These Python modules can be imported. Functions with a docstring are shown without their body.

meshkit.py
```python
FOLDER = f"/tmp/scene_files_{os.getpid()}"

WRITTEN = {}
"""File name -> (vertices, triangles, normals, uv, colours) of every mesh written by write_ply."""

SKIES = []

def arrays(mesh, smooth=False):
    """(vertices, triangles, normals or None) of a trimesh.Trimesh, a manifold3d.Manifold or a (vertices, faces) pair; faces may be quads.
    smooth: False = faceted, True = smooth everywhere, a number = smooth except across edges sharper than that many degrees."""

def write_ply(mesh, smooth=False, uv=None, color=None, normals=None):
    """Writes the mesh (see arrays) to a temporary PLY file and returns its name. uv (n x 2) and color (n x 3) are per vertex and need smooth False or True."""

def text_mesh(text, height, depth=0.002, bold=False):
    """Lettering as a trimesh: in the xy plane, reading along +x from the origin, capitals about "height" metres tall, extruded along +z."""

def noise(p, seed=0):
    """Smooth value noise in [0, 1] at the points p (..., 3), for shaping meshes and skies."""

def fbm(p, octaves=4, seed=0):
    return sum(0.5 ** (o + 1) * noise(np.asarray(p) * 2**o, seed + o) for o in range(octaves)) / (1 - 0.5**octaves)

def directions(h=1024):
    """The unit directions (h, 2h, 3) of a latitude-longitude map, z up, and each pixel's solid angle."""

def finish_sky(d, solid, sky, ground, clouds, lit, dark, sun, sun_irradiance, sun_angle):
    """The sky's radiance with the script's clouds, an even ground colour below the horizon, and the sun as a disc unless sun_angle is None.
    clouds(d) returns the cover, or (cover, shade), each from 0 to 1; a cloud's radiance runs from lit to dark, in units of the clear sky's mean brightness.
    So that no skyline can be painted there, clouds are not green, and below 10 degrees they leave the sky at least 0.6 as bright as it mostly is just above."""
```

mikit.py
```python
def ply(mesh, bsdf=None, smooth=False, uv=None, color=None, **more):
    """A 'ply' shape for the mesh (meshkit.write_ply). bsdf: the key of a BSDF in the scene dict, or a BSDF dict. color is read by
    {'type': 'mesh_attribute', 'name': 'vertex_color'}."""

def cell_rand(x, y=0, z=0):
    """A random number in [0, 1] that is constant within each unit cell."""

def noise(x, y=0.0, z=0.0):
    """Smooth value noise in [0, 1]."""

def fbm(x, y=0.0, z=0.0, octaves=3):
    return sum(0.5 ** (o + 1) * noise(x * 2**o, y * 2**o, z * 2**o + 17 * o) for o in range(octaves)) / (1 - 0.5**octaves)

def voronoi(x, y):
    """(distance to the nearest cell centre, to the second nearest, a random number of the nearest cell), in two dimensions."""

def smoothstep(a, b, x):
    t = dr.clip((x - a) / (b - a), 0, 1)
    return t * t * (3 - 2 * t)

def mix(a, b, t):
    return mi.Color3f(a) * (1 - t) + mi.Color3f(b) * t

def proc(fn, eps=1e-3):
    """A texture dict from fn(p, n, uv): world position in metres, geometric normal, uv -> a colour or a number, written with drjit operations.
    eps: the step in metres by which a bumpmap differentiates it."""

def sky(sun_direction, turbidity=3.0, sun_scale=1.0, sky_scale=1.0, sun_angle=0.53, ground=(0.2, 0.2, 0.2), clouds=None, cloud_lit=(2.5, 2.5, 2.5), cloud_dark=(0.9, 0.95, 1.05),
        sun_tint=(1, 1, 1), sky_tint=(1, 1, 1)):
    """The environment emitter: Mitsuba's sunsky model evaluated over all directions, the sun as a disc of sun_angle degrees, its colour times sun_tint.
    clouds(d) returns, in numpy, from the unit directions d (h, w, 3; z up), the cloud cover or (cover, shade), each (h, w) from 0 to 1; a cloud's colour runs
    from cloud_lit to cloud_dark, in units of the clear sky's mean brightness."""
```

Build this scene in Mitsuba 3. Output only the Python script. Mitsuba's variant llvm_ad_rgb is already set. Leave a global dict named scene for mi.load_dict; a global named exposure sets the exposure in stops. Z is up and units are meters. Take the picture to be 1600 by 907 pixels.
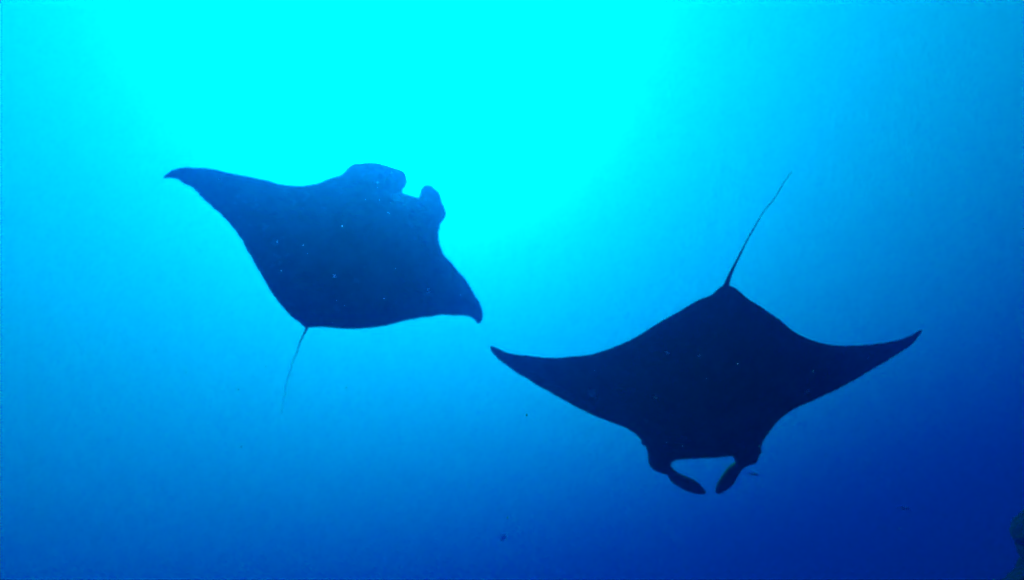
"""Two black manta rays gliding through deep blue sea water, seen from below against the glow of the sun-lit surface."""
import math
import numpy as np
import trimesh
import mitsuba as mi
import mikit
import meshkit
import manifold3d as m3
from scipy.spatial import Delaunay
from scipy.interpolate import CubicSpline
from shapely.geometry import Polygon, Point, LineString
from shapely import contains_xy, distance, points as shp_points

T = mi.ScalarTransform4f
rng = np.random.default_rng(7)
scene, labels = {'type': 'scene'}, {}

# ------------------------------------------------------------------ camera, light, exposure
PITCH, ROLL, FOV = math.radians(41.396), math.radians(15.192), 92.550
fwd = np.array([0, math.cos(PITCH), math.sin(PITCH)])
up0 = np.array([0, -math.sin(PITCH), math.cos(PITCH)])
up = up0 * math.cos(ROLL) + np.array([1.0, 0, 0]) * math.sin(ROLL)
scene['camera'] = {'type': 'thinlens', 'aperture_radius': 0.0042, 'focus_distance': 1.2, 'fov': FOV, 'fov_axis': 'x', 'near_clip': 0.05, 'far_clip': 5000.0,
                   'to_world': T().look_at([0, 0, 0], fwd.tolist(), up.tolist()), 'medium': {'type': 'ref', 'id': 'sea_water'}}
SUN_AZ, SUN_EL = math.radians(8.17), math.radians(70.44)
SUN = [-math.sin(SUN_AZ) * math.cos(SUN_EL), math.cos(SUN_AZ) * math.cos(SUN_EL), math.sin(SUN_EL)]
# the waves spread the refracted sun over a wide cone, and the metres of sea above have taken all the red out of it
WATER_LIGHT = (0.0, 2.538, 1.0)


def glow_lobe(d):
    """The broad, soft bright patch round the sun: a smooth glow added through the cloud layer to soften the disc edge."""
    return 0.784 * np.exp(-(np.degrees(np.arccos(np.clip(d @ np.array(SUN), -1, 1))) / 53.0) ** 2)


scene['sky'] = mikit.sky(SUN, turbidity=3, sun_angle=29.7, sun_tint=WATER_LIGHT, sky_tint=WATER_LIGHT, sky_scale=0.819, clouds=glow_lobe, cloud_lit=(0.0, 5.99, 5.46))  # the cloud layer only carries the added glow round the sun
exposure = 2.560

# ------------------------------------------------------------------ the sea: one closed box of clear blue water, its top face the surface
S = 1.0                                                       # optical lengths per metre
DEPTH = 12.0 / S
scat, absb = np.array([0.00716, 0.00716, 0.05365]) * S, np.array([0.08496, 0.08496, 0.03882]) * S
ext = scat + absb
scene['sea_water'] = {'type': 'homogeneous', 'sigma_t': {'type': 'rgb', 'value': ext.tolist()}, 'albedo': {'type': 'rgb', 'value': (scat / ext).tolist()},
                      'phase': {'type': 'blendphase', 'weight': 0.024, 'forward': {'type': 'hg', 'g': 0.817}, 'even': {'type': 'isotropic'}}}
scene['water'] = {'type': 'cube', 'to_world': T().translate([0, 0, DEPTH - 400]).scale([1400, 1400, 400]), 'bsdf': {'type': 'null'},
                  'interior': {'type': 'ref', 'id': 'sea_water'}}
labels['water'] = {'label': 'clear deep blue sea water filling the whole picture', 'kind': 'structure'}

# ------------------------------------------------------------------ materials
dr_noise, fbm, smoothstep, mix = mikit.noise, mikit.fbm, mikit.smoothstep, mikit.mix


def skin(seed, marks):
    """Slate black hide: cloudy mottling, fine speckle and pale scars and patches; marks are (u, v, radius, strength) on the ray's own planform."""
    def fn(p, n, uv):
        u, v = uv.x, uv.y
        cloud = fbm(u * 3.1 + seed, v * 3.1, seed, octaves=4)
        fine = dr_noise(u * 46 + seed, v * 46, 3.0)
        c = mix((0.008, 0.009, 0.012), (0.016, 0.018, 0.022), smoothstep(0.2, 0.8, cloud) * 0.8 + fine * 0.2)
        for mu, mv, r, s in marks:
            wob = (fbm(u * 14 + seed, v * 14, 5.0) - 0.5) * r * 1.1
            d = mi.Float(((u - mu) ** 2 + (v - mv) ** 2) ** 0.5) + wob
            c = mix(c, (0.70, 0.72, 0.73), (1 - smoothstep(r * 0.75, r, d)) * s)
        spots = smoothstep(0.80, 0.86, dr_noise(u * 17 + seed * 3, v * 17, 9.0)) * smoothstep(0.5, 0.7, dr_noise(u * 2.3, v * 2.3, seed + 1.0))
        return mix(c, (0.09, 0.10, 0.11), spots * 0.06)
    return mikit.proc(fn)


def hide(seed, marks):
    return {'type': 'twosided', 'bsdf': {'type': 'principled', 'base_color': skin(seed, marks), 'roughness': 0.75, 'specular': 0.12}}


scene['hide_bsdf'] = hide(3.0, [(0.92, 0.395, 0.045, 0.3), (0.42, 0.19, 0.02, 0.3), (-0.8, 0.25, 0.02, 0.15), (0.36, -0.25, 0.015, 0.25)])
scene['hide_far_bsdf'] = hide(11.0, [(0.223, 1.06, 0.075, 1.0), (1.23, 0.445, 0.027, 0.3), (0.2, -0.3, 0.02, 0.2)])  # first mark: a strong pale patch at the mouth notch
scene['eye_bsdf'] = {'type': 'principled', 'base_color': {'type': 'rgb', 'value': [0.01, 0.01, 0.012]}, 'roughness': 0.45, 'specular': 0.2}
scene['fish_bsdf'] = {'type': 'twosided', 'bsdf': {'type': 'principled', 'roughness': 0.4, 'specular': 0.4, 'base_color': mikit.proc(
    lambda p, n, uv: mix((0.03, 0.04, 0.05), (0.09, 0.10, 0.12), fbm(p.x * 60, p.y * 60, p.z * 60)))}}
scene['rock_bsdf'] = {'type': 'twosided', 'bsdf': {'type': 'principled', 'roughness': 0.95, 'specular': 0.1, 'base_color': mikit.proc(
    lambda p, n, uv: mix((0.004, 0.001, 0.003), (0.014, 0.0025, 0.009), fbm(p.x * 1.7, p.y * 1.7, p.z * 1.7, octaves=5)))}}  # green held low in the colour so the rock stays dark under green sunlight
scene['snow_bsdf'] = {'type': 'principledthin', 'base_color': {'type': 'rgb', 'value': [0.5, 0.5, 0.5]}, 'roughness': 0.8, 'diff_trans': 1.2}

# ------------------------------------------------------------------ the manta rays
# Planforms in metres on each ray's own plane (u across the wings, v towards the head), and where that plane is: origin, u axis, v axis, belly direction.
POSE_R = [(1.3305, 3.5864, 1.7342), (-0.9526, -0.0576, 0.2988), (-0.1643, 0.9238, -0.3459), (-0.2561, -0.3786, -0.8894)]
POSE_L = [(-1.928, 3.6894, 4.5947), (0.6436, 0.6386, -0.4218), (0.5571, -0.0132, 0.8303), (0.5247, -0.7694, -0.3643)]
OUT_R = [(1.975,0.415),(1.956,0.401),(1.845,0.391),(1.695,0.361),(1.523,0.296),(1.331,0.210),(1.141,0.116),(1.014,0.045),(0.882,-0.041),(0.758,-0.138),(0.639,-0.240),(0.528,-0.351),(0.422,-0.463),(0.337,-0.540),(0.246,-0.622),(0.157,-0.695),(0.089,-0.731),(0.061,-0.764),(0.037,-0.794),(0.009,-0.809),(-0.019,-0.814),(-0.051,-0.801),(-0.084,-0.779),(-0.167,-0.704),(-0.265,-0.632),(-0.351,-0.563),(-0.439,-0.491),(-0.531,-0.402),(-0.640,-0.316),(-0.778,-0.228),(-0.907,-0.158),(-1.057,-0.094),(-1.248,-0.023),(-1.456,0.049),(-1.678,0.116),(-1.870,0.159),(-1.999,0.164),(-2.077,0.168),(-2.087,0.182),(-2.070,0.200),(-2.023,0.264),(-1.934,0.310),(-1.797,0.322),(-1.627,0.333),(-1.435,0.347),(-1.227,0.379),(-1.112,0.387),(-0.893,0.407),(-0.707,0.449),(-0.603,0.543),(-0.561,0.624),(-0.530,0.695),(-0.512,0.772),(-0.514,0.831),(-0.506,0.935),(-0.488,0.967),(-0.419,0.981),(-0.368,1.052),(-0.344,1.147),(-0.312,1.218),(-0.249,1.282),(-0.201,1.308),(-0.184,1.306),(-0.179,1.283),(-0.187,1.206),(-0.212,1.123),(-0.237,1.059),(-0.280,0.987),(-0.309,0.956),(-0.300,0.912),(-0.270,0.856),(-0.253,0.852),(-0.144,0.854),(0.022,0.871),(0.157,0.899),(0.197,0.922),(0.223,0.970),(0.223,1.018),(0.196,1.052),(0.140,1.104),(0.060,1.140),(-0.021,1.188),(-0.078,1.257),(-0.101,1.288),(-0.100,1.303),(-0.067,1.308),(-0.005,1.306),(0.083,1.279),(0.156,1.234),(0.220,1.184),(0.258,1.116),(0.310,1.101),(0.380,1.081),(0.413,1.028),(0.425,0.934),(0.439,0.863),(0.483,0.787),(0.534,0.730),(0.591,0.696),(0.664,0.678),(0.786,0.672),(0.912,0.668),(1.068,0.659),(1.232,0.630),(1.391,0.620),(1.540,0.599),(1.711,0.576),(1.843,0.541),(1.932,0.499),(1.977,0.441)]
OUT_L = [(-2.463,0.218),(-2.479,0.300),(-2.473,0.377),(-2.425,0.433),(-2.349,0.474),(-2.210,0.506),(-2.044,0.524),(-1.852,0.528),(-1.641,0.520),(-1.444,0.528),(-1.286,0.536),(-1.127,0.539),(-0.977,0.552),(-0.846,0.600),(-0.736,0.675),(-0.648,0.791),(-0.586,0.912),(-0.516,1.024),(-0.509,1.151),(-0.469,1.297),(-0.394,1.374),(-0.317,1.440),(-0.204,1.491),(-0.083,1.533),(0.041,1.579),(0.124,1.572),(0.167,1.523),(0.208,1.411),(0.216,1.292),(0.233,1.282),(0.313,1.319),(0.422,1.380),(0.436,1.411),(0.412,1.479),(0.398,1.586),(0.408,1.626),(0.451,1.680),(0.551,1.700),(0.635,1.695),(0.737,1.624),(0.841,1.571),(0.881,1.489),(0.878,1.346),(0.913,1.244),(0.983,1.145),(1.092,1.078),(1.169,1.057),(1.277,1.067),(1.502,1.092),(1.693,1.106),(1.893,1.090),(2.071,1.070),(2.171,1.018),(2.225,0.931),(2.209,0.829),(2.188,0.808),(2.114,0.801),(1.956,0.722),(1.777,0.568),(1.578,0.362),(1.351,0.106),(1.174,-0.106),(1.021,-0.316),(0.866,-0.490),(0.711,-0.635),(0.552,-0.753),(0.402,-0.852),(0.299,-0.936),(0.258,-0.953),(0.204,-0.941),(0.106,-0.935),(-0.042,-0.890),(-0.209,-0.821),(-0.390,-0.713),(-0.540,-0.620),(-0.687,-0.523),(-0.868,-0.405),(-1.082,-0.276),(-1.284,-0.173),(-1.487,-0.075),(-1.697,0.023),(-1.950,0.146),(-2.138,0.203),(-2.301,0.244),(-2.405,0.231)]
TAIL_R = [(-0.010,-0.793),(-0.034,-0.926),(-0.066,-1.032),(-0.101,-1.148),(-0.149,-1.276),(-0.181,-1.353),(-0.221,-1.416),(-0.257,-1.495),(-0.284,-1.557),(-0.305,-1.593)]
TAIL_L = [(0.280,-0.913),(0.306,-1.023),(0.330,-1.137),(0.357,-1.210),(0.375,-1.300),(0.412,-1.401),(0.450,-1.515),(0.486,-1.594),(0.527,-1.685),(0.562,-1.763),(0.597,-1.823)]


def smooth_loop(pts, step):
    """A closed curve through the points at even steps (centripetal, so that it does not overshoot between uneven points)."""
    p = np.vstack([pts, pts[:1]])
    t = np.concatenate([[0], np.cumsum(np.linalg.norm(np.diff(p, axis=0), axis=1) ** 0.5)])
    c = CubicSpline(t, p, bc_type='periodic')
    q = c(np.linspace(0, t[-1], 6000))
    s = np.concatenate([[0], np.cumsum(np.linalg.norm(np.diff(q, axis=0), axis=1))])
    k = int(s[-1] / step)
    return np.stack([np.interp(np.arange(k) * s[-1] / k, s, q[:, j]) for j in (0, 1)], 1)


def tube_mesh(centres, radii, sides=14):
    c = np.asarray(centres, float)
    t = np.gradient(c, axis=0)
    t /= np.linalg.norm(t, axis=1, keepdims=True)
    a = np.cross(t, [0, 0, 1.0])
    a /= np.linalg.norm(a, axis=1, keepdims=True)
    b = np.cross(t, a)
    ang = np.arange(sides) * 2 * np.pi / sides
    r = np.asarray(radii)[:, None, None]
    v = c[:, None] + r * (np.cos(ang)[None, :, None] * a[:, None] + np.sin(ang)[None, :, None] * b[:, None])
    n = len(c)
    f = []
    for i in range(n - 1):
        for j in range(sides):
            k = (j + 1) % sides
            f += [[i * sides + j, i * sides + k, (i + 1) * sides + k], [i * sides + j, (i + 1) * sides + k, (i + 1) * sides + j]]
    v = np.vstack([v.reshape(-1, 3), c[:1], c[-1:]])
    for j in range(sides):
        k = (j + 1) % sides
        f += [[n * sides, k, j], [n * sides + 1, (n - 1) * sides + j, (n - 1) * sides + k]]
    m = trimesh.Trimesh(v, np.array(f), process=True)
    trimesh.repair.fix_normals(m)
    return m


def to_manifold(m):
    return m3.Manifold(m3.Mesh(np.asarray(m.vertices, np.float32), np.asarray(m.faces, np.uint32)))


def manta(key, bsdf, out, tail, pose, bend, size, uc, mouth_v, seed, whip=1.0):
    """One continuous body: belly and back sheets that meet along the outline, thick in the trunk, thin in the wings, round in the
    head lobes; whip tail, dorsal and pelvic fins joined on; gill slits and mouth pressed into the belly."""
    O, U, V, N = (np.array(x) for x in pose)
    loop = smooth_loop(np.array(out), 0.014 * size)
    nv = meshkit.fbm(np.c_[loop * 9, np.full(len(loop), seed)], 3, seed) - 0.5            # a slightly frayed rim
    tang = np.roll(loop, -1, 0) - np.roll(loop, 1, 0)
    norm = np.c_[tang[:, 1], -tang[:, 0]] / np.linalg.norm(tang, axis=1, keepdims=True)
    wingness = np.clip((np.abs(loop[:, :1] - uc) - 0.55 * size) / (0.4 * size), 0, 1)
    loop = loop + norm * nv[:, None] * 0.022 * size * wingness
    poly = Polygon(loop).buffer(0)
    h = 0.030 * size
    x0, y0, x1, y1 = poly.bounds
    gx, gy = np.meshgrid(np.arange(x0, x1, h), np.arange(y0, y1, h * 0.866))
    gx = gx + (np.arange(len(gy)) % 2)[:, None] * h / 2
    g = np.c_[gx.ravel(), gy.ravel()]
    head = g[:, 1] > mouth_v - 0.35 * size
    fx, fy = np.meshgrid(np.arange(uc - 0.8 * size, uc + 0.8 * size, h / 2), np.arange(mouth_v - 0.35 * size, y1, h * 0.433))
    g = np.vstack([g[~head], np.c_[(fx + (np.arange(len(fy)) % 2)[:, None] * h / 4).ravel(), fy.ravel()]])
    line = LineString(np.vstack([loop, loop[:1]]))
    g = g[contains_xy(poly, g[:, 0], g[:, 1])]
    g = g[distance(shp_points(g), line) > 0.008 * size]
    p = np.vstack([loop, g])
    tri = Delaunay(p).simplices
    cen = p[tri].mean(1)
    tri = tri[contains_xy(poly, cen[:, 0], cen[:, 1])]
    e1, e2 = p[tri[:, 1]] - p[tri[:, 0]], p[tri[:, 2]] - p[tri[:, 0]]
    area = e1[:, 0] * e2[:, 1] - e1[:, 1] * e2[:, 0]
    tri = np.where((area < 0)[:, None], tri[:, ::-1], tri)
    d = np.where(np.arange(len(p)) < len(loop), 0.0, distance(shp_points(p), line))
    u, v = p[:, 0] - uc, p[:, 1]
    s = size
    lobe = np.clip((v - (mouth_v - 0.10 * s)) / (0.12 * s), 0, 1)
    trunk = 0.150 * s * np.exp(-(u / (0.42 * s)) ** 2 - ((v - (mouth_v - 0.55 * s)) / (0.75 * s)) ** 2)
    wing = 0.035 * s * np.exp(-(np.abs(u) / (1.2 * s)) ** 2) + 0.006 * s
    thick = (trunk + wing) * (1 - lobe) + 0.055 * s * lobe
    reach = 0.30 * s * (1 - lobe) + 0.075 * s * lobe
    k = np.clip(d / reach, 0, 1)
    prof = thick * (1 - (1 - k) ** 2) ** (0.5 * lobe + 0.8 * (1 - lobe))
    base = bend(p[:, 0], v)
    belly, back = 0.8 * prof, 1.15 * prof
    for side in (-1, 1):                                                                    # five gill slits a side, and the mouth
        for j in range(5):
            a = np.array([0.13 + 0.012 * j, mouth_v / s - 0.20 - 0.075 * j])
            b = a + [0.15 - 0.012 * j, 0.05]
            q = np.c_[side * u / s, v / s]
            w = np.clip(((q - a) @ (b - a)) / ((b - a) @ (b - a)), 0, 1)
            dist = np.linalg.norm(q - a - w[:, None] * (b - a), axis=1)
            belly = belly - 0.005 * s * np.exp(-(dist / 0.014) ** 2) * (d > 0.03 * s)
    gape = np.exp(-((v - (mouth_v - 0.055 * s)) / (0.022 * s)) ** 2) * (np.abs(u) < 0.26 * s)
    belly = belly - 0.018 * s * gape * (d > 0.01 * s)
    rim = np.arange(len(p)) < len(loop)
    zb, zt = base + np.where(rim, 0, np.maximum(belly, -back * 0.5 + 1e-4)), base - np.where(rim, 0, np.maximum(back, 1e-4))
    n = len(p)
    top = np.where(np.arange(n) < len(loop), np.arange(n), np.arange(n) + n - len(loop))
    verts = np.vstack([np.c_[p, zb], np.c_[p, zt][len(loop):]])
    body = trimesh.Trimesh(verts, np.vstack([tri, top[tri][:, ::-1]]), process=False)
    # whip tail
    tp = np.array(tail)
    tt = np.concatenate([[0], np.cumsum(np.linalg.norm(np.diff(tp, axis=0), axis=1))])
    tc = CubicSpline(tt, tp)(np.linspace(0, tt[-1], 60))
    inner = tc[0] + (np.array([uc, mouth_v - 0.9 * s]) - tc[0]) * np.array([[0.16], [0.08]])
    tc = np.vstack([inner, tc])
    x = np.linspace(0, 1, len(tc))
    tz = bend(tc[:, 0], tc[:, 1]) - 0.012 * s
    rad = s * whip * (0.0042 + 0.021 * np.exp(-x * 6.0) - 0.0024 * x)
    parts = [to_manifold(body), to_manifold(tube_mesh(np.c_[tc, tz], rad))]
    root = tc[2]
    fin = m3.Manifold.hull_points(np.array([[root[0] + du * s, root[1] + dv * s, tz[2] - dz * s] for du in (-0.008, 0.008) for dv, dz in ((0.12, 0.02), (0.02, 0.02), (0.01, 0.055), (0.04, 0.06))]))
    parts.append(fin)
    for side in (-1, 1):
        parts.append(m3.Manifold.hull_points(np.array([[root[0] + side * du * s, root[1] + dv * s, tz[2] + dz * s] for dz in (-0.006, 0.006) for du, dv in ((0.01, 0.16), (0.07, 0.10), (0.035, 0.0), (0.012, 0.02))])))
    whole = parts[0]
    for q in parts[1:]:
        whole = whole + q
    mm = whole.to_mesh()
    loc, f = np.asarray(mm.vert_properties[:, :3], float), np.asarray(mm.tri_verts)
    W = O + loc[:, :1] * U + loc[:, 1:2] * V + loc[:, 2:] * N
    if np.dot(np.cross(U, V), N) < 0:
        f = f[:, ::-1]
    scene[key + '__body'] = mikit.ply((W, f), bsdf, smooth=True, uv=loc[:, :2])
    # eyes on the sides of the head, at the root of each lobe
    for i, side in enumerate((-1, 1)):
        row = loop[np.abs(loop[:, 1] - (mouth_v - 0.03 * s)) < 0.03 * s]
        row = row[(row[:, 0] - uc) * side > 0]
        c = row[np.argmax((row[:, 0] - uc) * side)]
        c = np.array([c[0] - side * 0.018 * s, c[1], bend(c[0], c[1])])
        e = trimesh.creation.icosphere(3, radius=0.026 * s)
        ew = e.vertices * [1, 1.15, 0.9] + c
        scene[key + '__eye' + ('_001' if i else '')] = mikit.ply((O + ew[:, :1] * U + ew[:, 1:2] * V + ew[:, 2:] * N, e.faces), 'eye_bsdf', smooth=True)


manta('manta_ray', 'hide_bsdf', OUT_R, TAIL_R, POSE_R, lambda u, v: -0.33 * u * u / (1 + 0.09 * u * u), 1.12, 0.0, 0.858, 4, 0.85)
labels['manta_ray'] = {'label': 'darkest manta ray, head down with two curled head fins, tail pointing up, on the right', 'category': 'manta ray', 'group': 'manta rays gliding through open water'}
manta('manta_ray_001', 'hide_far_bsdf', OUT_L, TAIL_L, POSE_L, lambda u, v: -0.31 * u * u / (1 + 0.07 * u * u), 1.24, 0.32, 1.337, 9, 0.62)
labels['manta_ray_001'] = {'label': 'paler hazed manta ray on the left, head up to the bright glow, tail trailing down', 'category': 'manta ray', 'group': 'manta rays gliding through open water'}


# ------------------------------------------------------------------ small fish
def fish(key, at, nose, length, deep, wide, label):
    """A small fish as one closed body: lofted trunk, forked tail, back and belly fins."""
    x = np.linspace(0, 1, 26)
    prof = np.sin(np.pi * np.clip(x, 0, 1) ** 0.75) ** 0.8 * (1 - 0.25 * x) + 0.10 * (x > 0.05)
    ang = np.linspace(0, 2 * np.pi, 17)[:-1]
    ring = [np.c_[np.full(16, (0.5 - a) * length), np.cos(ang) * wide * r * length / 2, np.sin(ang) * deep * r * length / 2] for a, r in zip(x * 0.82, np.maximum(prof, 0.02))]
    hulls = [m3.Manifold.hull_points(np.vstack(ring[i:i + 2])) for i in range(len(ring) - 1)]
    t = 0.006 * length + 0.002

    def plate(pts):
        return m3.Manifold.hull_points(np.array([[a * length, s * t, b * length] for s in (-1, 1) for a, b in pts]))
    for sg in (-1, 1):
        hulls.append(plate([(-0.28, 0.0), (-0.33, sg * 0.03), (-0.52, sg * deep * 0.55), (-0.40, sg * 0.02)]))
    hulls.append(plate([(0.2, deep * 0.36), (0.0, deep * 0.68), (-0.2, deep * 0.42), (-0.2, deep * 0.2)]))
    hulls.append(plate([(0.0, -deep * 0.36), (-0.12, -deep * 0.62), (-0.22, -deep * 0.36), (-0.2, -deep * 0.2)]))
    w = hulls[0]
    for q in hulls[1:]:
        w = w + q
    mm = w.to_mesh()
    loc = np.asarray(mm.vert_properties[:, :3], float)
    f = np.array(nose, float) / np.linalg.norm(nose)
    sd = np.cross([0, 0, 1.0], f)
    sd /= np.linalg.norm(sd)
    W = np.array(at) + loc[:, :1] * f + loc[:, 1:2] * sd + loc[:, 2:] * np.cross(f, sd)
    scene[key] = mikit.ply((W, np.asarray(mm.tri_verts)), 'fish_bsdf', smooth=40)
    labels[key] = {'label': label, 'category': 'fish', 'group': 'tiny fish in the blue water'}
RIGHT = np.array([0.965, 0.173, -0.197])
fish('small_fish', (2.883, 8.228, 2.233), RIGHT + [0.0, 0.25, 0.0], 0.20, 0.20, 0.13, 'slim little fish just right of the dark ray head fins')
fish('small_fish_001', (-1.878, 13.364, 3.724), [0.75, -0.5, 0.1], 0.21, 0.62, 0.22, 'small deep bodied fish alone low in the blue, below the gap between the rays')
fish('small_fish_002', (6.764, 12.114, 1.873), RIGHT * [1, 1, 1.6], 0.28, 0.20, 0.14, 'faint slim fish in the dark water at lower right')


# ------------------------------------------------------------------ the reef that darkens the lower right
def reef():
    """A dark rock pinnacle rising from the deep, lumpy and ledged, near black with a purple cast."""
    a, dep = np.meshgrid(np.linspace(0, 2 * np.pi, 241)[:-1], np.linspace(0, 1, 170) ** 1.6 * 26.0)
    dep = dep[::-1]                                           # metres below the summit
    z, h1 = 1 - dep / 26.0, 1.75
    rad = 11.0 * (1 - np.exp(-(dep + 0.02) / 9.0)) + 0.9 * np.sqrt(np.clip(dep / 0.8, 0, 1))
    p = np.stack([rad * np.cos(a), rad * np.sin(a), h1 - dep], -1)
    big = meshkit.fbm(p * 0.3, 4, 21) - 0.5
    ledge = (meshkit.noise(np.stack([p[..., 0] * 0.3, p[..., 1] * 0.3, p[..., 2] * 1.2], -1), 5) - 0.5)
    fine = meshkit.fbm(p * 1.3, 4, 33) - 0.5
    k = 1 + 0.75 * big + 0.40 * ledge + 0.55 * fine
    q = np.stack([p[..., 0] * k, p[..., 1] * k, p[..., 2] + 0.5 * big * z + 0.45 * fine], -1)
    n, m = q.shape[:2]
    i, j = np.meshgrid(np.arange(n - 1), np.arange(m), indexing='ij')
    f = np.stack([i * m + j, i * m + (j + 1) % m, (i + 1) * m + (j + 1) % m, (i + 1) * m + j], -1).reshape(-1, 4)
    return (q.reshape(-1, 3) + [12.3, 15.2, 0.0]) * 0.42, f


scene['rock_outcrop'] = mikit.ply(reef(), 'rock_bsdf', smooth=True)
labels['rock_outcrop'] = {'label': 'dim dark rock outcrop fading into the gloom at the lower right edge', 'category': 'rock'}

# ------------------------------------------------------------------ drifting specks
v, f = [], []
ball = trimesh.creation.icosphere(0)
for i in range(2600):
    q = rng.normal(size=3)
    q *= rng.uniform(0.9 ** 3, 4.6 ** 3) ** (1 / 3) / np.linalg.norm(q)
    if q @ fwd < 0.2:
        continue
    r = 0.0016 * rng.lognormal(0, 0.4)
    w = ball.vertices * (0.7 + 0.6 * rng.random((len(ball.vertices), 1))) * rng.uniform(0.5, 1.4, 3) * r + q
    f.append(ball.faces + len(v) * len(w))
    v.append(w)
scene['marine_snow'] = mikit.ply((np.vstack(v), np.vstack(f)), 'snow_bsdf', smooth=True)
labels['marine_snow'] = {'label': 'tiny pale specks drifting in the water in front of the rays', 'category': 'marine snow', 'kind': 'stuff'}
